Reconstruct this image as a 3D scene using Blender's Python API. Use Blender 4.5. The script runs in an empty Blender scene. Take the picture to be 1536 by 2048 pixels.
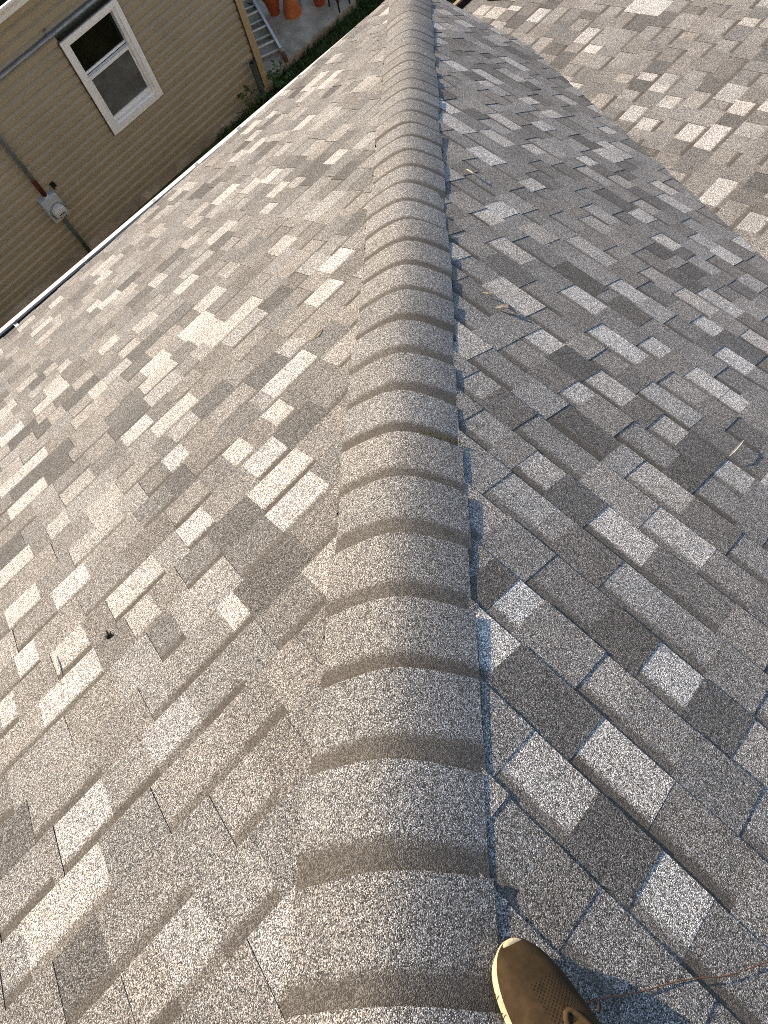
import bpy, bmesh, math, random
from mathutils import Vector, Matrix

# ------------------------------------------------------------------ scene
scene = bpy.context.scene
COL = scene.collection
RAD = math.radians
random.seed(7)

# camera: hand-held, pitched steeply down the hip of the roof.
# World axes: x runs along the left eave, y runs out towards the neighbour, z is up; origin on the hip under the lens.
cam_d = bpy.data.cameras.new("camera")
cam_d.sensor_fit = 'HORIZONTAL'
cam_d.sensor_width = 36.0
cam_d.lens = 33.897
cam_d.clip_start = 0.05
cam_d.clip_end = 600.0
cam = bpy.data.objects.new("camera", cam_d)
COL.objects.link(cam)
c_r = Vector((0.68935, -0.71110, -0.13831))
c_u = Vector((0.71170, 0.62915, 0.31250))
c_b = Vector((-0.13520, -0.31386, 0.93979))
cam.matrix_world = Matrix(((c_r.x, c_u.x, c_b.x, 0.1110), (c_r.y, c_u.y, c_b.y, -0.1110), (c_r.z, c_u.z, c_b.z, 1.2615), (0, 0, 0, 1)))
scene.camera = cam
CAM_P = Vector((0.1110, -0.1110, 1.2615))

# sky and sun
SUN_EL, SUN_AZ = 29.0, -19.0          # azimuth clockwise from +y
world = bpy.data.worlds.new("World")
scene.world = world
world.use_nodes = True
wn = world.node_tree
wn.nodes.clear()
w_out = wn.nodes.new("ShaderNodeOutputWorld")
w_bg = wn.nodes.new("ShaderNodeBackground")
w_sky = wn.nodes.new("ShaderNodeTexSky")
w_sky.sky_type = 'NISHITA'
w_sky.sun_disc = False
w_sky.sun_elevation = RAD(SUN_EL)
w_sky.sun_rotation = RAD(SUN_AZ)
w_sky.air_density = 1.0
w_sky.dust_density = 1.0
w_sky.ozone_density = 1.0
w_bg.inputs[1].default_value = 0.145
wn.links.new(w_sky.outputs[0], w_bg.inputs[0])
wn.links.new(w_bg.outputs[0], w_out.inputs[0])

sun_d = bpy.data.lights.new("sun", 'SUN')
sun_d.energy = 4.8
sun_d.angle = RAD(0.6)
sun_d.color = (1.0, 0.785, 0.53)
sun = bpy.data.objects.new("sun", sun_d)
COL.objects.link(sun)
sdir = Vector((math.sin(RAD(SUN_AZ)) * math.cos(RAD(SUN_EL)), math.cos(RAD(SUN_AZ)) * math.cos(RAD(SUN_EL)), math.sin(RAD(SUN_EL))))
sun.rotation_euler = sdir.to_track_quat('Z', 'Y').to_euler()
sun.location = sdir * 30

scene.view_settings.view_transform = 'Standard'
scene.view_settings.look = 'None'
scene.view_settings.gamma = 1.0
scene.view_settings.use_curve_mapping = False
scene.view_settings.exposure = 0.95
scene.render.engine = 'CYCLES'
scene.cycles.filter_width = 0.95
scene.cycles.use_denoising = False

# ------------------------------------------------------------------ materials
class NT:
    def __init__(self, name):
        self.m = bpy.data.materials.new(name)
        self.m.use_nodes = True
        self.t = self.m.node_tree
        self.t.nodes.clear()
        self.out = self.n("ShaderNodeOutputMaterial")
        self.p = self.n("ShaderNodeBsdfPrincipled")
        self.t.links.new(self.p.outputs[0], self.out.inputs[0])
    def n(self, typ, **kw):
        nd = self.t.nodes.new(typ)
        for k, v in kw.items():
            setattr(nd, k, v)
        return nd
    def put(self, sock, val):
        if isinstance(val, bpy.types.NodeSocket):
            self.t.links.new(val, sock)
        elif val is not None:
            if sock.type == 'RGBA' and not hasattr(val, '__len__'):
                val = (val, val, val, 1)
            elif sock.type == 'RGBA' and len(val) == 3:
                val = (*val, 1)
            sock.default_value = val
    def math(self, op, a, b=None, c=None, clamp=False):
        nd = self.n("ShaderNodeMath", operation=op)
        nd.use_clamp = clamp
        for i, v in enumerate((a, b, c)):
            if v is not None:
                self.put(nd.inputs[i], v)
        return nd.outputs[0]
    def mix(self, fac, a, b, mode='MIX'):
        nd = self.n("ShaderNodeMix", data_type='RGBA', blend_type=mode)
        nd.clamp_factor = True
        self.put(nd.inputs[0], fac)
        self.put(nd.inputs[6], a)
        self.put(nd.inputs[7], b)
        return nd.outputs[2]
    def ramp(self, fac, stops, interp='LINEAR'):
        nd = self.n("ShaderNodeValToRGB")
        cr = nd.color_ramp
        cr.interpolation = interp
        while len(cr.elements) < len(stops):
            cr.elements.new(0.5)
        for e, (pos, c) in zip(cr.elements, stops):
            e.position = pos
            e.color = (c, c, c, 1) if not hasattr(c, '__len__') else (*c, 1)
        self.put(nd.inputs[0], fac)
        return nd.outputs[0]
    def pos(self):
        return self.n("ShaderNodeNewGeometry").outputs['Position']
    def vor(self, vec, scale, feature='F1'):
        nd = self.n("ShaderNodeTexVoronoi", feature=feature)
        self.put(nd.inputs['Vector'], vec)
        nd.inputs['Scale'].default_value = scale
        return nd
    def noise(self, vec, scale, detail=3, rough=0.55):
        nd = self.n("ShaderNodeTexNoise")
        self.put(nd.inputs['Vector'], vec)
        nd.inputs['Scale'].default_value = scale
        nd.inputs['Detail'].default_value = detail
        nd.inputs['Roughness'].default_value = rough
        return nd.outputs['Fac']
    def mapr(self, v, a, b, c, d):
        nd = self.n("ShaderNodeMapRange")
        self.put(nd.inputs[0], v)
        for i, x in enumerate((a, b, c, d)):
            nd.inputs[1 + i].default_value = x
        return nd.outputs[0]
    def bump(self, h, dist, strength=1.0):
        nd = self.n("ShaderNodeBump")
        nd.inputs['Strength'].default_value = strength
        nd.inputs['Distance'].default_value = dist
        self.put(nd.inputs['Height'], h)
        self.t.links.new(nd.outputs[0], self.p.inputs['Normal'])
    def fin(self, col, rough=0.8, spec=0.3, metal=0.0):
        self.put(self.p.inputs['Base Color'], col)
        self.put(self.p.inputs['Roughness'], rough)
        self.put(self.p.inputs['Specular IOR Level'], spec)
        self.put(self.p.inputs['Metallic'], metal)
        return self.m


def mat_granules():
    k = NT("shingle_granules")
    P = k.pos()
    at = k.n("ShaderNodeAttribute", attribute_name="tone")
    sep = k.n("ShaderNodeSeparateColor")
    k.t.links.new(at.outputs['Color'], sep.inputs[0])
    tone, band, warm = sep.outputs
    up = k.n("ShaderNodeAttribute", attribute_name="upx").outputs['Fac']
    base = k.ramp(tone, [(0.0, (0.078, 0.080, 0.083)), (0.25, (0.138, 0.139, 0.142)), (0.5, (0.206, 0.207, 0.210)), (0.75, (0.305, 0.308, 0.312)), (1.0, (0.44, 0.445, 0.45))])
    base = k.mix(warm, base, k.mix(1.0, base, (1.06, 0.97, 0.88), 'MULTIPLY'))
    # mineral granules: random value for every cell
    v1 = k.vor(P, 680.0)
    s1 = k.n("ShaderNodeSeparateColor"); k.t.links.new(v1.outputs['Color'], s1.inputs[0])
    g1 = k.ramp(s1.outputs[0], [(0.0, 0.06), (0.30, 0.30), (0.60, 0.85), (0.82, 1.55), (1.0, 3.1)])
    v2 = k.vor(P, 230.0)
    s2 = k.n("ShaderNodeSeparateColor"); k.t.links.new(v2.outputs['Color'], s2.inputs[0])
    g2 = k.ramp(s2.outputs[0], [(0.0, 0.78), (0.5, 0.98), (1.0, 1.24)])
    n3 = k.mapr(k.noise(P, 60.0, 3, 0.6), 0.25, 0.75, 0.90, 1.10)
    n4 = k.mapr(k.noise(P, 3.5, 4, 0.65), 0.25, 0.75, 0.82, 1.14)
    g = k.math('MULTIPLY', k.math('MULTIPLY', g1, g2), k.math('MULTIPLY', n3, n4))
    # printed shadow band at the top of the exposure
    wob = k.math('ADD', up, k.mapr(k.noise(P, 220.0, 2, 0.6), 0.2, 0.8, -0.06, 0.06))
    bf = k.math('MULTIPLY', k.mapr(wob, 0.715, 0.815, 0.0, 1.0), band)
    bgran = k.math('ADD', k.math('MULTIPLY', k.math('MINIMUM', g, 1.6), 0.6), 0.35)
    col = k.n("ShaderNodeMix", data_type='RGBA', blend_type='MULTIPLY')
    col.inputs[0].default_value = 1.0
    k.put(col.inputs[6], base); 
    gc = k.n("ShaderNodeCombineColor")
    tint = k.math('SUBTRACT', s1.outputs[1], 0.5)
    k.put(gc.inputs[0], k.math('MULTIPLY', g, k.math('MULTIPLY_ADD', tint, 0.16, 1.0)))
    k.put(gc.inputs[1], g)
    k.put(gc.inputs[2], k.math('MULTIPLY', g, k.math('MULTIPLY_ADD', tint, -0.16, 1.0)))
    k.put(col.inputs[7], gc.outputs[0])
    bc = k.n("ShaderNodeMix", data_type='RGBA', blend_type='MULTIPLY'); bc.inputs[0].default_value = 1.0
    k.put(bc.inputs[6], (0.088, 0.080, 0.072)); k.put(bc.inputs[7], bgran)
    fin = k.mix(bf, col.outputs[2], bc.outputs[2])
    hgt = k.math('MULTIPLY_ADD', s1.outputs[2], 0.7, k.math('MULTIPLY', v1.outputs['Distance'], -60.0))
    k.bump(hgt, 0.0006, 0.45)
    return k.fin(fin, 0.86, 0.35)


def mat_plain(name, col, rough=0.7, spec=0.3, metal=0.0, nscale=40.0, namp=0.18, bump=0.0, bscale=None):
    k = NT(name)
    P = k.pos()
    n = k.mapr(k.noise(P, nscale, 4, 0.6), 0.25, 0.75, 1 - namp, 1 + namp)
    c = k.mix(1.0, col, n, 'MULTIPLY')
    if bump:
        k.bump(k.noise(P, bscale or nscale * 3, 3, 0.6), bump, 0.6)
    return k.fin(c, rough, spec, metal)


def mat_siding():
    k = NT("tan_vinyl_siding")
    P = k.pos()
    mp = k.n("ShaderNodeMapping"); mp.inputs['Scale'].default_value = (1.2, 1.0, 40.0)
    k.t.links.new(P, mp.inputs[0])
    grain = k.mapr(k.noise(mp.outputs[0], 3.0, 4, 0.6), 0.3, 0.7, 0.96, 1.04)
    blot = k.mapr(k.noise(P, 1.7, 3, 0.6), 0.3, 0.7, 0.92, 1.08)
    sep = k.n("ShaderNodeSeparateXYZ"); k.t.links.new(P, sep.inputs[0])
    low = k.mapr(k.math('ADD', sep.outputs[2], k.mapr(k.noise(P, 6.0, 4, 0.7), 0.2, 0.8, -0.15, 0.15)), -5.5, -5.05, 0.82, 1.0)   # darker towards the foot of the wall
    c = k.mix(1.0, (0.375, 0.312, 0.205), k.math('MULTIPLY', k.math('MULTIPLY', grain, blot), low), 'MULTIPLY')
    return k.fin(c, 0.55, 0.35)


def mat_concrete():
    k = NT("patio_concrete")
    P = k.pos()
    a = k.noise(P, 3.2, 6, 0.68)
    b = k.noise(P, 45.0, 4, 0.6)
    c = k.ramp(a, [(0.30, (0.20, 0.160, 0.105)), (0.48, (0.34, 0.285, 0.205)), (0.60, (0.46, 0.40, 0.30)), (0.75, (0.62, 0.55, 0.44))])
    c = k.mix(1.0, c, k.mapr(b, 0.25, 0.75, 0.82, 1.16), 'MULTIPLY')
    k.bump(b, 0.002, 0.5)
    return k.fin(c, 0.85, 0.3)


def mat_ground():
    k = NT("ground_soil_grass")
    P = k.pos()
    a = k.noise(P, 2.0, 6, 0.65)
    c = k.ramp(a, [(0.35, (0.045, 0.055, 0.02)), (0.55, (0.06, 0.085, 0.025)), (0.7, (0.10, 0.09, 0.05))])
    c = k.mix(1.0, c, k.mapr(k.noise(P, 60.0, 3, 0.6), 0.25, 0.75, 0.6, 1.3), 'MULTIPLY')
    k.bump(k.noise(P, 40.0, 4, 0.6), 0.01, 0.7)
    return k.fin(c, 0.95, 0.1)


def mat_leafy(name, c0, c1):
    k = NT(name)
    P = k.pos()
    c = k.ramp(k.noise(P, 18.0, 3, 0.6), [(0.3, c0), (0.7, c1)])
    k.p.inputs['Subsurface Weight'].default_value = 0.0
    return k.fin(c, 0.6, 0.3)


def mat_terracotta(name, c0, c1):
    k = NT(name)
    P = k.pos()
    c = k.ramp(k.noise(P, 9.0, 5, 0.65), [(0.3, c0), (0.65, c1)])
    k.bump(k.noise(P, 90.0, 3, 0.6), 0.001, 0.5)
    return k.fin(c, 0.75, 0.3)


def mat_knit():
    k = NT("shoe_knit_brown")
    tc = k.n("ShaderNodeUVMap"); tc.uv_map = "UVMap"
    mp = k.n("ShaderNodeMapping"); mp.inputs['Rotation'].default_value = (0, 0, 0.6)
    k.t.links.new(tc.outputs[0], mp.inputs[0])
    sep0 = k.n("ShaderNodeSeparateXYZ"); k.t.links.new(tc.outputs[0], sep0.inputs[0])
    v = k.n("ShaderNodeTexVoronoi", feature='F1'); v.inputs['Scale'].default_value = 235.0; v.inputs['Randomness'].default_value = 0.12
    k.t.links.new(mp.outputs[0], v.inputs['Vector'])
    hole = k.mapr(v.outputs['Distance'], 0.22, 0.34, 0.0, 1.0)
    # perforated field over the forefoot only (uv.x lateral metres, uv.y metres from the toe)
    vamp = k.math('MULTIPLY', k.mapr(sep0.outputs[1], 0.052, 0.056, 0.0, 1.0), k.math('MULTIPLY', k.mapr(sep0.outputs[0], -0.024, -0.020, 0.0, 1.0), k.mapr(sep0.outputs[1], 0.150, 0.154, 1.0, 0.0)))
    hole = k.mix(vamp, (1, 1, 1), hole)
    P = k.pos()
    n = k.noise(P, 60.0, 4, 0.65)
    c = k.ramp(n, [(0.3, (0.022, 0.0135, 0.006)), (0.7, (0.045, 0.029, 0.0135))])
    c = k.mix(1.0, c, k.mapr(hole, 0, 1, 0.45, 1.0), 'MULTIPLY')
    k.bump(k.math('ADD', hole, k.math('MULTIPLY', k.noise(P, 900.0, 2, 0.5), 0.5)), 0.0010, 0.6)
    return k.fin(c, 0.9, 0.2)


def mat_sole():
    k = NT("shoe_sole_cream")
    P = k.pos()
    n = k.noise(P, 70.0, 5, 0.7)
    c = k.ramp(n, [(0.28, (0.20, 0.145, 0.075)), (0.45, (0.46, 0.37, 0.235)), (0.7, (0.62, 0.53, 0.37))])
    k.bump(k.noise(P, 260.0, 3, 0.6), 0.0008, 0.5)
    return k.fin(c, 0.7, 0.3)


def mat_glass():
    k = NT("window_glass_dark")
    P = k.pos()
    c = k.ramp(k.noise(P, 3.0, 3, 0.6), [(0.35, (0.004, 0.004, 0.003)), (0.7, (0.018, 0.016, 0.008))])
    return k.fin(c, 0.06, 0.5)


def mat_screen():
    k = NT("insect_screen_grey")
    P = k.pos()
    c = k.ramp(k.noise(P, 6.0, 4, 0.6), [(0.3, (0.075, 0.077, 0.070)), (0.75, (0.15, 0.155, 0.14))])
    return k.fin(c, 0.55, 0.4)


M = {}
M['gran'] = mat_granules()
M['edge'] = mat_plain("asphalt_edge", (0.030, 0.026, 0.022), 0.9, 0.2, 0, 300, 0.4)
M['deck'] = mat_plain("roof_underlayment", (0.05, 0.046, 0.042), 0.9, 0.2)
M['white'] = mat_plain("white_painted_metal", (0.80, 0.78, 0.72), 0.45, 0.4, 0, 12, 0.06)
M['vinyl'] = mat_plain("white_vinyl_frame", (0.86, 0.84, 0.78), 0.4, 0.4, 0, 20, 0.07)
M['gutin'] = mat_plain("gutter_inside_brown", (0.06, 0.05, 0.035), 0.9, 0.2, 0, 30, 0.5)  # dark brown for the inside of the trough
M['fascia'] = mat_plain("cream_fascia", (0.62, 0.57, 0.47), 0.6, 0.3, 0, 10, 0.1)
M['siding'] = mat_siding()
M['corner'] = mat_plain("tan_corner_trim", (0.42, 0.315, 0.175), 0.5, 0.35, 0, 6, 0.08)
M['gasket'] = mat_plain("dark_brown_channel", (0.085, 0.055, 0.032), 0.7, 0.3)
M['glass'] = mat_glass()
M['screen'] = mat_screen()
M['galv'] = mat_plain("galvanised_conduit", (0.30, 0.32, 0.33), 0.5, 0.5, 0.55, 14, 0.25)
M['rust'] = mat_plain("rusted_sleeve", (0.085, 0.020, 0.012), 0.85, 0.2, 0, 40, 0.4)
M['meter'] = mat_plain("meter_box_grey", (0.46, 0.50, 0.50), 0.5, 0.4, 0.1, 20, 0.1)
M['dial'] = mat_plain("meter_dial_glass", (0.56, 0.56, 0.50), 0.15, 0.6, 0, 25, 0.08)
M['black'] = mat_plain("black_plastic", (0.012, 0.012, 0.013), 0.5, 0.4)
M['blue'] = mat_plain("blue_print", (0.035, 0.09, 0.26), 0.5, 0.4)
M['conc'] = mat_concrete()
M['ground'] = mat_ground()
M['grass'] = mat_leafy("grass_blades", (0.020, 0.040, 0.008), (0.065, 0.105, 0.022))
M['weed'] = mat_leafy("weed_leaves", (0.025, 0.055, 0.010), (0.070, 0.120, 0.025))
M['pipe'] = mat_plain("weathered_green_pipe", (0.075, 0.095, 0.080), 0.6, 0.4, 0.2, 12, 0.3)
M['alu'] = mat_plain("ladder_aluminium", (0.60, 0.58, 0.52), 0.42, 0.5, 0.6, 20, 0.2)
M['foot'] = mat_plain("ladder_rubber_foot", (0.13, 0.065, 0.035), 0.85, 0.2)
M['terra'] = mat_terracotta("terracotta_red", (0.30, 0.060, 0.022), (0.40, 0.095, 0.035))
M['terra2'] = mat_terracotta("terracotta_orange", (0.42, 0.115, 0.035), (0.52, 0.165, 0.055))
M['terra3'] = mat_terracotta("terracotta_base", (0.50, 0.24, 0.11), (0.62, 0.33, 0.17))
M['iron'] = mat_plain("wrought_iron", (0.028, 0.020, 0.016), 0.6, 0.4, 0.3, 40, 0.3)
M['wood'] = mat_plain("dark_wood_gutter", (0.045, 0.020, 0.012), 0.8, 0.2)
M['lip'] = mat_plain("tan_gutter_lip", (0.50, 0.36, 0.20), 0.5, 0.4)
M['yellow'] = mat_plain("yellow_plastic", (0.82, 0.70, 0.20), 0.5, 0.4, 0, 20, 0.15)
M['dry'] = mat_plain("dry_leaf_brown", (0.24, 0.21, 0.18), 0.8, 0.2, 0, 120, 0.35)
M['pale'] = mat_plain("pale_dry_stem", (0.60, 0.52, 0.38), 0.7, 0.3, 0, 120, 0.25)
M['gold'] = mat_plain("golden_leaf", (0.40, 0.31, 0.17), 0.7, 0.3, 0, 120, 0.25)
M['twig'] = mat_plain("rusty_chalk", (0.13, 0.062, 0.038), 0.85, 0.2, 0, 300, 0.5)
M['moss'] = mat_plain("moss_green", (0.075, 0.075, 0.015), 0.95, 0.1, 0, 400, 0.5)
M['char'] = mat_plain("dark_debris", (0.022, 0.018, 0.013), 0.9, 0.2, 0, 200, 0.4)
M['knit'] = mat_knit()
M['sole'] = mat_sole()
M['lace'] = mat_plain("shoe_lace_dark", (0.035, 0.022, 0.013), 0.9, 0.2, 0, 500, 0.4)
M['suede'] = mat_plain("shoe_suede_trim", (0.050, 0.031, 0.014), 0.9, 0.2, 0, 180, 0.35)
M['cork'] = mat_plain("shoe_lining", (0.05, 0.04, 0.03), 0.95, 0.1)

# ------------------------------------------------------------------ helpers
def obj(name, verts, faces, mats, parent=None, fmat=None, smooth=False):
    me = bpy.data.meshes.new(name)
    me.from_pydata([tuple(v) for v in verts], [], faces)
    for m in (mats if isinstance(mats, (list, tuple)) else [mats]):
        me.materials.append(m)
    if fmat:
        me.polygons.foreach_set('material_index', fmat)
    if smooth:
        me.polygons.foreach_set('use_smooth', [True] * len(me.polygons))
    me.update()
    o = bpy.data.objects.new(name, me)
    COL.objects.link(o)
    if parent:
        o.parent = parent
        o.matrix_parent_inverse = parent.matrix_world.inverted()
    return o


def thing(name, label, cat, loc, group=None):
    o = bpy.data.objects.new(name, None)
    o.empty_display_size = 0.1
    COL.objects.link(o)
    o.location = loc
    o.matrix_world = Matrix.Translation(loc)
    o['label'] = label
    o['category'] = cat
    if group:
        o['group'] = group
    return o


def tag(o, label, cat, group=None):
    o['label'] = label
    o['category'] = cat
    if group:
        o['group'] = group
    return o


class MB:
    """collects verts and faces"""
    def __init__(self):
        self.v, self.f, self.fm = [], [], []
    def add(self, vs, fs, m=0):
        o = len(self.v)
        self.v += [Vector(x) for x in vs]
        self.f += [[i + o for i in f] for f in fs]
        self.fm += [m] * len(fs)
    def box(self, x0, x1, y0, y1, z0, z1, m=0, X=None):
        vs = [Vector((x, y, z)) for z in (z0, z1) for y in (y0, y1) for x in (x0, x1)]
        if X is not None:
            vs = [X @ v for v in vs]
        self.add(vs, [(0, 2, 3, 1), (4, 5, 7, 6), (0, 1, 5, 4), (2, 6, 7, 3), (0, 4, 6, 2), (1, 3, 7, 5)], m)
    def tube(self, pts, rad, seg=10, m=0, cap=True):
        pts = [Vector(p) for p in pts]
        rads = rad if hasattr(rad, '__len__') else [rad] * len(pts)
        rings = []
        for i, p in enumerate(pts):
            d = (pts[min(i + 1, len(pts) - 1)] - pts[max(i - 1, 0)]).normalized()
            a = d.cross(Vector((0, 0, 1)) if abs(d.z) < 0.9 else Vector((1, 0, 0))).normalized()
            b = d.cross(a)
            rings.append([p + (a * math.cos(t) + b * math.sin(t)) * rads[i] for t in [2 * math.pi * j / seg for j in range(seg)]])
        vs = [v for r in rings for v in r]
        fs = [(i * seg + j, i * seg + (j + 1) % seg, (i + 1) * seg + (j + 1) % seg, (i + 1) * seg + j) for i in range(len(pts) - 1) for j in range(seg)]
        if cap:
            fs += [tuple(range(seg))[::-1], tuple((len(pts) - 1) * seg + j for j in range(seg))]
        self.add(vs, fs, m)
    def lathe(self, prof, c, seg=28, m=0, X=None):
        vs, fs = [], []
        for r, z in prof:
            for j in range(seg):
                t = 2 * math.pi * j / seg
                v = Vector((r * math.cos(t), r * math.sin(t), z))
                if X is not None:
                    v = X @ v
                vs.append(v + Vector(c))
        for i in range(len(prof) - 1):
            for j in range(seg):
                fs.append((i * seg + j, i * seg + (j + 1) % seg, (i + 1) * seg + (j + 1) % seg, (i + 1) * seg + j))
        self.add(vs, fs, m)
    def build(self, name, mats, parent=None, smooth=False):
        return obj(name, self.v, self.f, mats, parent, self.fm, smooth)


def autosmooth(o, deg=35):
    me = o.data
    bm = bmesh.new(); bm.from_mesh(me)
    for e in bm.edges:
        if len(e.link_faces) == 2 and e.calc_face_angle(0) > RAD(deg):
            e.smooth = False
    for f in bm.faces:
        f.smooth = True
    bm.to_mesh(me); bm.free()


def clip(poly, a, b, c):
    """keep the part of a polygon where a*u + b*v <= c"""
    out = []
    n = len(poly)
    for i in range(n):
        p, q = poly[i], poly[(i + 1) % n]
        dp, dq = a * p[0] + b * p[1] - c, a * q[0] + b * q[1] - c
        if dp <= 0:
            out.append(p)
        if (dp < 0 < dq) or (dq < 0 < dp):
            t = dp / (dp - dq)
            out.append((p[0] + (q[0] - p[0]) * t, p[1] + (q[1] - p[1]) * t))
    return out


def area(poly):
    return 0.5 * sum(poly[i][0] * poly[(i + 1) % len(poly)][1] - poly[(i + 1) % len(poly)][0] * poly[i][1] for i in range(len(poly)))


def screen(p):
    """pixel position of a point at 768 x 1024, used only to pick which shingles show largest"""
    d = p - CAM_P
    z = -d.dot(c_b)
    if z < 0.05:
        return None
    return (384 + 723.13 * d.dot(c_r) / z, 512 - 723.13 * d.dot(c_u) / z)

# ------------------------------------------------------------------ the big structure: ground and roof planes
TL, TR, QF = 0.6711, 0.6971, 0.345        # pitches: left slope, right slope, low far slope
CL, CR, CF = math.hypot(1, TL), math.hypot(1, TR), math.hypot(1, QF)
ZF = -1.726                                # far slope: z = ZF - QF*y
GROUND = -5.53

gsz = 160
g = obj("ground", [(-gsz, -gsz, GROUND), (gsz, -gsz, GROUND), (gsz, gsz, GROUND), (-gsz, gsz, GROUND)], [(0, 1, 2, 3)], M['ground'])
g['kind'] = 'structure'

house = thing("shingled_house", "house under the grey brown asphalt shingle roof with its hip running away from the shoe", "house", (0, 0, GROUND))

def eave_y(x):
    return 4.165 - 0.03 * (x - 1.7)
def valley_x(y):
    return (-ZF + QF * y) / TR

def fl(a, v, h):      # left slope frame: along x, v down the slope, h above the deck
    return Vector((a, v / CL, -TL * v / CL)) + Vector((0, TL, 1)) / CL * h
def fr(a, v, h):
    return Vector((v / CR, a, -TR * v / CR)) + Vector((TR, 0, 1)) / CR * h
def ff(a, v, h):
    return Vector((a, v / CF, ZF - QF * v / CF)) + Vector((0, QF, 1)) / CF * h

def prism(name, poly, frame, h0, h1, mat, parent):
    n = len(poly)
    vs = [frame(a, v, h1) for a, v in poly] + [frame(a, v, h0) for a, v in poly]
    fs = [tuple(range(n)), tuple(range(2 * n - 1, n - 1, -1))] + [(i, i + n, (i + 1) % n + n, (i + 1) % n) for i in range(n)]
    return obj(name, vs, fs, mat, parent)

V0 = -2.7
XE = 3.955        # right slope eave
left_poly = [(-7, V0), (TL / TR * V0 / CL, V0), (TL / TR * 4.10, 4.10 * CL), (-7, 4.36 * CL)]
left_slope = prism("roof_slope", left_poly, fl, -0.03, -0.005, M['deck'], house)
right_poly = [(TR / TL * V0 / CR, V0), (-5.2, V0), (-4.6, valley_x(-4.6) * CR), (2.98, XE * CR), (TR / TL * XE, XE * CR)]
right_slope = prism("roof_slope", right_poly, fr, -0.03, -0.005, M['deck'], house)
far_poly = [(valley_x(-4.6) + 0.02, -4.6 * CF), (9.5, -4.6 * CF), (9.5, 3.84 * CF), (XE + 0.02, 3.84 * CF), (XE + 0.02, 3.02 * CF)]
far_slope = prism("roof_slope", far_poly, ff, -0.03, -0.005, M['deck'], house)
left_slope['label'] = "sunlit warm beige slope between the hip and the white gutter"
right_slope['label'] = "shaded blue grey slope between the hip and the valley"
far_slope['label'] = "low sunlit slope beyond the valley"

# outer walls and soffits under the eaves
mb = MB()
mb.box(-7, 3.55, 3.72, 3.80, GROUND, -2.95)
mb.box(3.50, 3.58, 2.6, 3.72, GROUND, -2.95)
mb.box(3.58, 9.3, 3.45, 3.53, GROUND, -3.2)
mb.build("wall", M['siding'], house)
mb = MB()
e0, e1 = eave_y(-7), eave_y(3.93)
def strip(x0, y0, x1, y1, z0, z1, th, m=0):
    d = Vector((x1 - x0, y1 - y0, 0)).normalized(); n = Vector((-d.y, d.x, 0)) * th
    a, b = Vector((x0, y0, 0)), Vector((x1, y1, 0))
    ps = [a, b, b + n, a + n]
    return [p + Vector((0, 0, z0)) for p in ps] + [p + Vector((0, 0, z1)) for p in ps], [(0, 3, 2, 1), (4, 5, 6, 7), (0, 1, 5, 4), (1, 2, 6, 5), (2, 3, 7, 6), (3, 0, 4, 7)]
zl = lambda x: -TL * eave_y(x)
mb.add(*strip(-7, e0 - 0.06, 3.90, e1 - 0.06, -3.02, -2.86, 0.025))
mb.build("fascia", M['fascia'], house)
mb = MB()
mb.box(3.905, 3.93, 2.98, e1 - 0.05, -3.0, -2.80)
mb.build("fascia", M['fascia'], house)

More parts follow.
